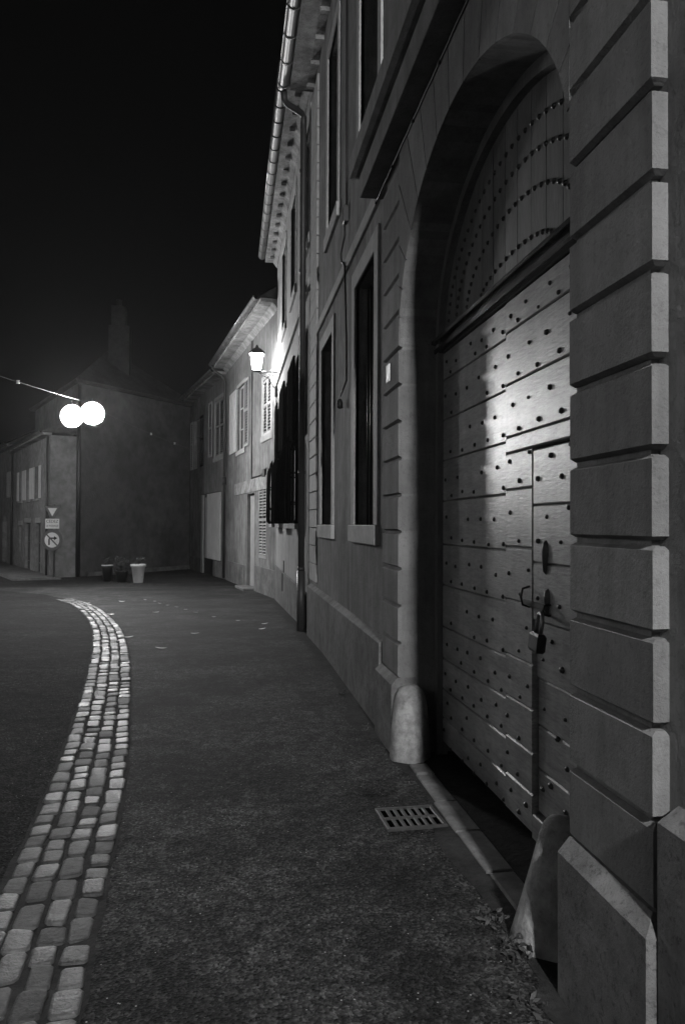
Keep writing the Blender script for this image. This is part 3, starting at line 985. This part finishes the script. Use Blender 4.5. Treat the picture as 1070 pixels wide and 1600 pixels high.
# ------------------------------------------------------------------ BUILDING C2
P1 = (-.17, 29.74)
C2 = thing('garage_house', 'two storey house beyond the worn house, with a white panelled garage front', 'building', (P1[0], P1[1], 0), R(12.7))
ops = [(.45, 2.1, 4.3, 6.6), (5.2, 6.9, 4.15, 6.4), (.78, 5.0, -.9, 2.92)]
facade(C2, 0, 0.02, 7.93, -.9, 7.35, ops, M_renderC)
a, b_, c, d = ops[0]; yc = (a + b_) / 2
window(C2, 0, a, b_, c, d, .2, 2)
louvre(C2, 0, a + .01, yc - .005, c + .01, d - .01, out=-.03); louvre(C2, 0, yc + .005, b_ - .01, c + .01, d - .01, out=-.03)
louvre(C2, 0, 2.55, 3.25, 4.4, 6.7, M_shutter, out=.03)
surround(C2, 0, a, b_, c, d, .14, .03)
a, b_, c, d = ops[1]
window(C2, 0, a, b_, c, d, .16, 2, M_paintD)
louvre(C2, 0, b_ + .04, b_ + .70, c, d, M_shutter, out=.03); louvre(C2, 0, a - .75, a - .04, c, d, M_shutdark, out=.03)
m = MB(); m.box(-.05, .0, .84, 3.46, .16, 2.88, .008); m.build('white_panel', M_white, C2)
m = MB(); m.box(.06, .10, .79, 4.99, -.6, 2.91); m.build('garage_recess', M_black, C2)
m = MB(); m.box(-.02, .05, 3.60, 4.05, .16, 2.75, .006); m.box(-.02, .05, 4.55, 4.98, -.6, 2.88, .006); m.build('garage_leaf', M_shutter, C2)
m = MB(); m.box(-.02, .05, .80, 2.3, -.6, .12, .006); m.build('garage_skirt', M_renderC, C2)
m = MB(); m.box(-.45, .02, 0.02, 7.93, 7.36, 7.46)
m.build('eave', M_eave, C2)
gutter(C2, -.53, .1, 8.1, 7.52, .09, M_zinc, .6)
roof(C2, 0, 0.02, 7.93, 7.48, .5, 6, 2.3)
m = MB(); m.box(-.03, .01, 5.05, 7.9, -.9, .1, .01); m.build('plinth', M_plinth, C2)

# ------------------------------------------------------------------ BUILDING D : blank end wall closing the view
Dh = thing('blank_house', 'house with a blank dark wall and a tall chimney closing the end of the street', 'building', (-1.93, 37.45, 0))
PD = [(0, 0), (-4.07, -5.81), (-7.7, 2.5), (-2.2, 5.4)]
def grow(k, e):
    cx = sum(p[0] for p in PD) / 4; cy = sum(p[1] for p in PD) / 4
    r = []
    for x, y in PD:
        l = math.hypot(x - cx, y - cy); r.append((x + (x - cx) / l * e, y + (y - cy) / l * e))
    return r
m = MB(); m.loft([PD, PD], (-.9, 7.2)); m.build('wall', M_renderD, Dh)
m = MB(); m.loft([grow(0, .3), grow(0, .36)], (7.201, 7.31)); m.build('eave', M_chim, Dh)
g = grow(0, .36); ra, rb = (-3.6, -1.2), (-3.9, 1.6)
m = MB(); m.add([(x, y, 7.315) for x, y in g] + [(ra[0], ra[1], 9.6), (rb[0], rb[1], 9.6)], [(0, 1, 4), (1, 2, 5, 4), (2, 3, 5), (3, 0, 4, 5), (3, 2, 1, 0)])
m.build('roof', M_tile, Dh)
m = MB(); m.box(-3.45, -2.55, -2.5, -1.6, 7.4, 10.4, .02); m.box(-3.35, -2.75, -2.4, -1.7, 10.402, 11.3, .02); ch = m.build('chimney', M_chim, Dh)
m = MB(); m.lathe([(.12, 0), (.10, .3), (.12, .31), (.12, .35)], -3.05, -2.05, 11.31, 12); m.build('chimney_pot', M_tile, ch)
m = MB(); m.tube([(-4.0, -5.9, 7.1), (-4.0, -5.9, -.5)], .08, 10); m.build('downpipe', M_black, Dh)
ux, uy = -4.07 / 7.094, -5.81 / 7.094; nx, ny = -uy, ux
q = [(ux * .1, uy * .1), (ux * 6.6, uy * 6.6), (ux * 6.6 + nx * .12, uy * 6.6 + ny * .12), (ux * .1 + nx * .12, uy * .1 + ny * .12)]
m = MB(); m.loft([q, q], (-.7, -.36)); m.build('plinth', M_plinth, Dh)

# ------------------------------------------------------------------ BUILDING E : low house on the left turning away
angE = math.atan2(.394, .919)
Eh = thing('low_house', 'low pale house left of the hanging lamps with a row of bright shutters', 'building', (-6.93, 31.23, 0), angE)
ops = [(2.3, 3.3, 2.65, 4.0), (4.5, 5.4, 2.65, 4.0), (6.4, 7.3, 2.65, 4.0), (2.0, 3.0, -.9, 1.62), (4.3, 5.6, -.9, 1.62), (6.5, 7.3, .3, 1.5)]
facade(Eh, 0, 0, 9.3, -.9, 5.05, ops, M_renderE, body=.97)
for i, (a, b_, c, d) in enumerate(ops):
    window(Eh, 0, a, b_, c, d, .15, 2)
    if i < 3:
        louvre(Eh, 0, a - .48, a - .02, c, d, M_white, out=.02, solid=True); louvre(Eh, 0, b_ + .02, b_ + .48, c, d, M_white, out=.02, solid=True)
        m = MB(); m.box(-.08, 0, a - .05, b_ + .05, c - .1, c - .01, .01); m.build('sill', M_stone2, Eh)
    else:
        m = MB(); m.box(-.03, .01, a - .1, b_ + .1, d + .005, d + .22, .01); m.build('lintel', M_stone2, Eh)
m = MB(); m.box(-.3, .02, -.05, 9.3, 5.06, 5.14); m.build('eave', M_eave, Eh)
gutter(Eh, -.36, 0, 9.3, 5.2, .08, M_zinc, .8)
m = MB(); m.loft([[(-.35, 0), (.96, 0), (.96, 9.3), (-.35, 9.3)], [(-.35, 0), (.96, 0), (.96, 9.3), (-.35, 9.3)], [(.9, 0), (.96, 0), (.96, 9.3), (.9, 9.3)]], (5.15, 5.2, 5.75)); m.build('roof', M_tile, Eh)
for yy in (.25, 9.1):
    m = MB(); m.tube([(-.08, yy, 5.1), (-.08, yy, -.5)], .048, 10); m.build('downpipe', M_zincd, Eh)
Fh = thing('archway_house', 'pale house at the left edge with a small arched doorway', 'building', (-6.93 - .394 * 9.32, 31.23 + .919 * 9.32, 0), angE)
m = MB()
yc, rr_, hs = 2.6, .75, 1.3
N = 16
def top(y): return hs + math.sqrt(max(0, rr_ ** 2 - (y - yc) ** 2))
m.quad((0, 0, -.9), (0, 0, 5.4), (0, yc - rr_, 5.4), (0, yc - rr_, -.9)); m.quad((0, yc + rr_, -.9), (0, yc + rr_, 5.4), (0, 8, 5.4), (0, 8, -.9))
for k in range(N):
    a = yc - rr_ + 2 * rr_ * k / N; b_ = yc - rr_ + 2 * rr_ * (k + 1) / N
    m.quad((0, a, top(a)), (0, a, 5.4), (0, b_, 5.4), (0, b_, top(b_))); m.quad((0, a, top(a)), (.3, a, top(a)), (.3, b_, top(b_)), (0, b_, top(b_)))
m.quad((0, yc - rr_, -.9), (.3, yc - rr_, -.9), (.3, yc - rr_, hs), (0, yc - rr_, hs)); m.quad((0, yc + rr_, -.9), (.3, yc + rr_, -.9), (.3, yc + rr_, hs), (0, yc + rr_, hs))
m.box(.3, 6, 0, 8, -.9, 5.4); m.quad((0, 0, -.9), (.3, 0, -.9), (.3, 0, 5.4), (0, 0, 5.4)); m.quad((0, 0, 5.4), (0, 8, 5.4), (.3, 8, 5.4), (.3, 0, 5.4))
m.build('wall', M_renderE, Fh)
m = MB(); m.box(.22, .29, yc - rr_, yc + rr_, -.6, hs + rr_); m.build('door', M_paintD, Fh)
m = MB(); m.box(-.3, .02, 0.02, 8, 5.41, 5.5); m.build('eave', M_eave, Fh)
louvre(Fh, 0, .6, 1.1, 2.9, 4.2, M_shutter, out=.02); louvre(Fh, 0, 1.2, 1.7, 2.9, 4.2, M_shutter, out=.02)
gutter(Fh, -.36, 0.02, 8, 5.56, .08, M_zinc, .8)
roof(Fh, 0, 0.02, 8, 5.51, .35, 6, 1.8)
# pavement in front of these two houses
m = MB(); ca, sa = math.cos(angE), math.sin(angE)
def EL(x, y): return (-6.93 + x * ca - y * sa, 31.23 + x * sa + y * ca)
pp = [EL(-1.5, -1.2), EL(.2, -1.2), EL(.2, 18), EL(-1.5, 18)]
m.loft([pp, pp], (-.62, -.42)); tag(m.build('pavement', M_rubble), kind='structure')

# ------------------------------------------------------------------ house on the left outside the frame, carries the cable
Lh = thing('plain_house', 'plain rendered house on the left of the road that carries the lamp cable', 'building', (-8.6, 19.0, 0), PI)
ops = [(1.5, 2.6, 1.4, 3.2), (4.5, 5.6, 1.4, 3.2), (1.5, 2.6, 4.2, 5.9), (4.5, 5.6, 4.2, 5.9), (8, 9.1, 4.2, 5.9), (8, 9.2, -.9, 2.2)]
facade(Lh, 0, 0, 30, -.9, 6.8, ops, M_renderE)
for o in ops: window(Lh, 0, *o, .15, 2)
m = MB(); m.box(-.3, .02, 0, 30, 6.81, 6.9); m.build('eave', M_eave, Lh)
roof(Lh, 0, 0, 30, 6.91, .35, 6, 2)

# ------------------------------------------------------------------ catenary cable and the two hanging floodlights
anch_l = Vector((-8.6, 13.6, 5.75)); anch_r = Vector((-1.86, 36.9, 5.15))
LP = [Vector((-4.48, 26.0, 5.21)), Vector((-5.14, 26.0, 5.11))]
mid = Vector((-4.85, 26.0, 5.62))
def cpt(t, a, b_, sag): 
    p = a.lerp(b_, t); p.z -= sag * 4 * t * (1 - t); return p
t = thing('suspension_cable', 'steel cable strung across the street carrying the two lamps', 'cable', mid)
m = MB()
pts = [cpt(k / 16, anch_l, mid, .12) - mid for k in range(17)] + [cpt(k / 12, mid, anch_r, .10) - mid for k in range(1, 13)]
m.tube(pts, .005, 6); m.build('wire', M_iron, t)
m = MB()
for q in (.62, .72): 
    p = cpt(q, anch_l, mid, .12) - mid; m.lathe([(.0, -.05), (.05, -.04), (.03, 0), (.05, .04), (.0, .05)], p.x, p.y, p.z, 10)
for q in (.55, .80):
    p = cpt(q, mid, anch_r, .10) - mid; m.lathe([(.0, -.05), (.05, -.04), (.03, 0), (.05, .04), (.0, .05)], p.x, p.y, p.z, 10)
m.build('insulator', M_white, t)
def floodlight(name, label, loc, P, face, hang):
    t = thing(name, label, 'street lamp', loc, face, 'lit street lamps')
    m = MB(); n = 20; rings = []; 
    # bowl shaped housing: open towards local -Y
    RG = .27
    prof = [(.30, -.04), (.31, .0), (.30, .08), (.27, .17), (.16, .235), (.01, .25)]
    vs = []; fs = []
    for r_, y in prof:
        for k in range(n): vs.append((r_ * math.cos(2 * PI * k / n), y, r_ * math.sin(2 * PI * k / n)))
    for i in range(len(prof) - 1):
        for k in range(n): fs.append((i * n + k, i * n + (k + 1) % n, (i + 1) * n + (k + 1) % n, (i + 1) * n + k))
    m.add(vs, fs, True); m.build('housing', M_opal, t)
    m = MB(); m.tube([(0, .05, .27), (0, .02, hang)], .012, 6); m.box(-.05, .05, -.01, .09, .26, .32, .01); m.build('hanger', M_iron, t)
    m = MB(); n = 20; vs = []; fs = []
    K = 8
    for i in range(1, K):
        q = PI * i / K
        for k in range(n): vs.append((RG * math.sin(q) * math.cos(2 * PI * k / n), -.03 + .20 * math.cos(q), RG * math.sin(q) * math.sin(2 * PI * k / n)))
    for i in range(K - 2):
        for k in range(n): fs.append((i * n + k, i * n + (k + 1) % n, (i + 1) * n + (k + 1) % n, (i + 1) * n + k))
    fs.append(tuple(range(n))); fs.append(tuple((K - 2) * n + k for k in range(n)))
    m.add(vs, fs, True); m.build('lamp_glass', emis('flood_light', P), t)
    t.scale = (1.2, 1.2, 1.2)
    return t
floodlight('hanging_lamp', 'right one of the two lit lamps hung on the cable over the road', LP[0], P_HANG, R(8), .42)
floodlight('hanging_lamp', 'left one of the two lit lamps hung on the cable over the road', LP[1], P_HANG * .75, R(-10), .45)
# lamp post of the side street, outside the frame
t = thing('lamp_post', 'lit lamp on a tall post in the side street beyond the left edge', 'street lamp', (-14.2, 28, -.5), R(0), 'lit street lamps')
m = MB(); m.tube([(0, 0, 0), (0, 0, .8), (0, 0, 5.0)], [.09, .06, .045], 12); m.tube([(0, 0, 5.0), (.2, -.3, 5.5), (.45, -.75, 5.6)], .03, 8); m.build('post', M_zincd, t)
m = MB(); m.lathe([(.05, .12), (.24, .05), (.25, 0.0)], .45, -.75, 5.5, 18); m.build('shade', M_zincd, t)
m = MB(); m.lathe([(.0, -.14), (.12, -.11), (.19, -.04), (.2, .0), (.19, .02)], .45, -.75, 5.49, 18); m.build('lamp_glass', emis('side_lamp', P_LEFT), t)

# ------------------------------------------------------------------ road signs
YS = 30.2
def disc(m, r0, r1, y, cx=0, cz=0, n=36, th=.004):
    vs = []; fs = []
    for yy in (y, y + th):
        for r_ in (r0, r1):
            for k in range(n): vs.append((cx + r_ * math.cos(2 * PI * k / n), yy, cz + r_ * math.sin(2 * PI * k / n)))
    for k in range(n):
        j = (k + 1) % n
        fs += [(k, j, n + j, n + k), (2 * n + k, 3 * n + k, 3 * n + j, 2 * n + j), (n + k, n + j, 3 * n + j, 3 * n + k)]
        if r0 > 0: fs.append((k, 2 * n + k, 2 * n + j, j))
    m.add(vs, fs)
def text_obj(body, size, loc, mat, parent, name='lettering'):
    cu = bpy.data.curves.new('txt', 'FONT'); cu.body = body; cu.size = size; cu.extrude = .002
    cu.align_x = 'CENTER'; cu.align_y = 'CENTER'
    ob = bpy.data.objects.new('txt', cu); col.objects.link(ob)
    dg = bpy.context.evaluated_depsgraph_get()
    me = bpy.data.meshes.new_from_object(ob.evaluated_get(dg))
    bpy.data.objects.remove(ob)
    me.materials.clear(); me.materials.append(mat)
    o = bpy.data.objects.new(name, me); col.objects.link(o); o.parent = parent
    o.location = loc; o.rotation_euler = (PI / 2, 0, 0)
    return o
RS = R(-12)
post = thing('sign_post', 'grey post carrying a give way triangle and a no right turn sign', 'sign post', (-6.62, YS, -.52), RS)
m = MB(); m.tube([(.05, .04, 0), (.05, .04, 2.85)], .035, 12)
m.build('post', M_zinc, post)
sg = MB(); n = 3
def tri(m, s_, y, cz, th=.005):
    h = s_ * math.sqrt(3) / 2
    pts = [(-s_ / 2, h / 3), (s_ / 2, h / 3), (0, -2 * h / 3)]
    vs = [(a, y, cz + b_) for a, b_ in pts] + [(a, y + th, cz + b_) for a, b_ in pts]
    m.add(vs, [(0, 1, 2), (5, 4, 3), (0, 3, 4, 1), (1, 4, 5, 2), (2, 5, 3, 0)])
m = MB(); tri(m, .66, -.01, 2.60, .012); g = m.build('give_way_sign', M_signgrey, post)
m = MB(); tri(m, .36, -.016, 2.60, .005); m.build('sign_face', M_white, g)
m = MB(); m.box(-.27, .27, -.012, 0, 1.93, 2.30, .002); pl = m.build('text_plate', M_white, post)
text_obj('CÉDEZ', .15, (0, -.0135, 2.20), M_black, pl)
text_obj('LE PASSAGE', .092, (0, -.0135, 2.03), M_black, pl)
m = MB(); disc(m, .0, .40, -.012, 0, 1.50, th=.012); rd = m.build('no_turn_sign', M_signgrey, post)
m = MB(); disc(m, .0, .285, -.019, 0, 1.50, th=.005); m.build('sign_face', M_white, rd)
m = MB(); y = -.026
def bar2(m, a, b_, wd, y, th=.005):
    dx, dz = b_[0] - a[0], b_[1] - a[1]; l = math.hypot(dx, dz); nx, nz = -dz / l * wd / 2, dx / l * wd / 2
    c = [(a[0] + nx, a[1] + nz), (b_[0] + nx, b_[1] + nz), (b_[0] - nx, b_[1] - nz), (a[0] - nx, a[1] - nz)]
    m.add([(p[0], y, p[1]) for p in c] + [(p[0], y + th, p[1]) for p in c], [(0, 1, 2, 3), (7, 6, 5, 4), (0, 4, 5, 1), (1, 5, 6, 2), (2, 6, 7, 3), (3, 7, 4, 0)])
bar2(m, (-.11, 1.31), (-.11, 1.54), .055, y); bar2(m, (-.12, 1.57), (.10, 1.57), .055, y)
m.add([(.08, y, 1.65), (.21, y, 1.57), (.08, y, 1.49)], [(0, 1, 2)])
m.build('arrow', M_black, rd)
m = MB(); bar2(m, (-.20, 1.70), (.20, 1.30), .05, -.032); m.build('slash', M_signgrey, rd)

# ------------------------------------------------------------------ plant pots
def leaves(m, n, cx, cy, z0, rad, h, ls=.06):
    for _ in range(n):
        a = random.uniform(0, 2 * PI); rr2 = rad * math.sqrt(random.random()); z = z0 + h * random.random() ** .8
        c = Vector((cx + rr2 * math.cos(a), cy + rr2 * math.sin(a), z))
        d = Vector((random.uniform(-1, 1), random.uniform(-1, 1), random.uniform(-.3, 1))).normalized(); s2 = d.orthogonal().normalized()
        l = ls * random.uniform(.6, 1.4)
        m.add([c - d * l, c + s2 * l * .4, c + d * l, c - s2 * l * .4], [(0, 1, 2, 3)])
def stems(m, n, cx, cy, z0, rad, h):
    for _ in range(n):
        a = random.uniform(0, 2 * PI); r_ = rad * random.random()
        m.tube([(cx, cy, z0), (cx + r_ * .5 * math.cos(a), cy + r_ * .5 * math.sin(a), z0 + h * .6), (cx + r_ * math.cos(a), cy + r_ * math.sin(a), z0 + h * random.uniform(.75, 1))], .006, 5)
zp = gz(28.1)
t = thing('plant_pot', 'white tapered flower pot with a sparse plant before the blank wall', 'plant pot', (-3.22, 28.1, zp))
m = MB(); m.lathe([(.155, 0), (.17, .02), (.235, .56), (.27, .57), (.275, .66), (.25, .665), (.24, .60), (.01, .59)], n=28); m.build('pot', M_pot, t)
m = MB(); stems(m, 9, 0, 0, .58, .22, .32); leaves(m, 70, 0, 0, .66, .24, .24, .045); m.build('plant', M_leaf, t)
t = thing('potted_shrub', 'dark bushy shrub in a dark pot left of the white pot', 'shrub', (-3.85, 28.5, gz(28.5)))
m = MB(); m.lathe([(.16, 0), (.22, .36), (.24, .40), (.22, .40), (.01, .37)], n=20); m.build('pot', M_black, t)
m = MB(); stems(m, 12, 0, 0, .36, .25, .5); leaves(m, 380, 0, 0, .30, .30, .62, .05); m.build('foliage', M_leaf, t)
t = thing('trough_planter', 'low dark planter with a pale rim beside the shrub', 'planter', (-4.42, 29.0, gz(29)))
m = MB(); m.lathe([(.14, 0), (.2, .5), (.21, .58), (.01, .56)], n=20); m.build('bowl', M_black, t)
m = MB(); m.tube([(.2 * math.cos(2 * PI * k / 24), .2 * math.sin(2 * PI * k / 24), .58) for k in range(24)], .018, 6, True); m.build('rim', M_white, t)
m = MB(); leaves(m, 60, 0, 0, .6, .15, .28, .04); m.build('foliage', M_leaf, t)

# ------------------------------------------------------------------ pale fallen leaves that catch the light
lf = [(-1.46, 11.61, .1), (-.88, 10.25, .10), (-.52, 11.96, .09), (-3.48, 19.68, .12), (-2.71, 20.16, .12), (-2.36, 15.93, .10), (-1.51, 16.33, .10), (.52, 12.49, .09), (.6, 13.37, .08),
      (-2.2, 20.8, .06), (-1.9, 20.2, .06), (-1.7, 19.3, .06), (-1.45, 18.6, .06), (-1.2, 17.9, .06), (-.95, 17.1, .06), (-.7, 16.2, .07), (-.3, 15.0, .06), (.15, 14.1, .06), (-2.0, 13.7, .05)]
lm = None
places = ['by the sett strip', 'on the open footpath', 'in the middle of the footpath']
for i, (x, y, s_) in enumerate(lf):
    m = MB(); n = 7
    lv = []
    for k in range(n):
        u = -1 + 2 * k / (n - 1); wv = .38 * (1 - u * u) + .02
        lv += [(u, -wv, .12 + .10 * u * u), (u, 0, .03 + .18 * u * u), (u, wv, .14 + .10 * u * u)]
    s2 = s_ * .75
    fs = []
    for k in range(n - 1):
        a = 3 * k; fs += [(a, a + 1, a + 4, a + 3), (a + 1, a + 2, a + 5, a + 4)]
    m.add([(p[0] * s2, p[1] * s2, p[2] * s2) for p in lv], fs, True)
    o = m.build('fallen_leaf', M_dry)
    o.location = (x, y, gz(y) + .003); o.rotation_euler = (0, R(random.uniform(-6, 6)), random.uniform(-.5, .5))
    tag(o, 'small pale fallen leaf lying on the dark asphalt footpath', 'leaf', 'pale leaves scattered on the footpath')

# weeds along the wall foot
m = MB()
for (x, y, n, r_, h) in ((1.02, 2.16, 26, .07, .06), (1.06, 2.75, 40, .06, .05), (1.05, 3.0, 30, .07, .04), (1.05, 5.9, 16, .05, .05), (1.06, 7.2, 14, .05, .04), (1.0, 2.45, 16, .06, .03)):
    leaves(m, n, x, y, .004, r_, h, .016)
tag(m.build('weeds', M_leaf), kind='stuff')

# ------------------------------------------------------------------ thin mist volume added to give the lamps a glow
m = MB(); m.box(-30, 14, -14, 62, -1.7, 14)
hz = m.build('glow_haze', M_black)
hm = bpy.data.materials.new('glow_mist'); hm.use_nodes = True; hn = hm.node_tree
for n_ in list(hn.nodes):
    if n_.type != 'OUTPUT_MATERIAL': hn.nodes.remove(n_)
pv = hn.nodes.new('ShaderNodeVolumePrincipled')
pv.inputs['Color'].default_value = (.9, .9, .9, 1); pv.inputs['Density'].default_value = .0003; pv.inputs['Anisotropy'].default_value = .65
hn.links.new(pv.outputs[0], hn.nodes['Material Output'].inputs['Volume'])
hz.data.materials.clear(); hz.data.materials.append(hm)
tag(hz, kind='stuff')
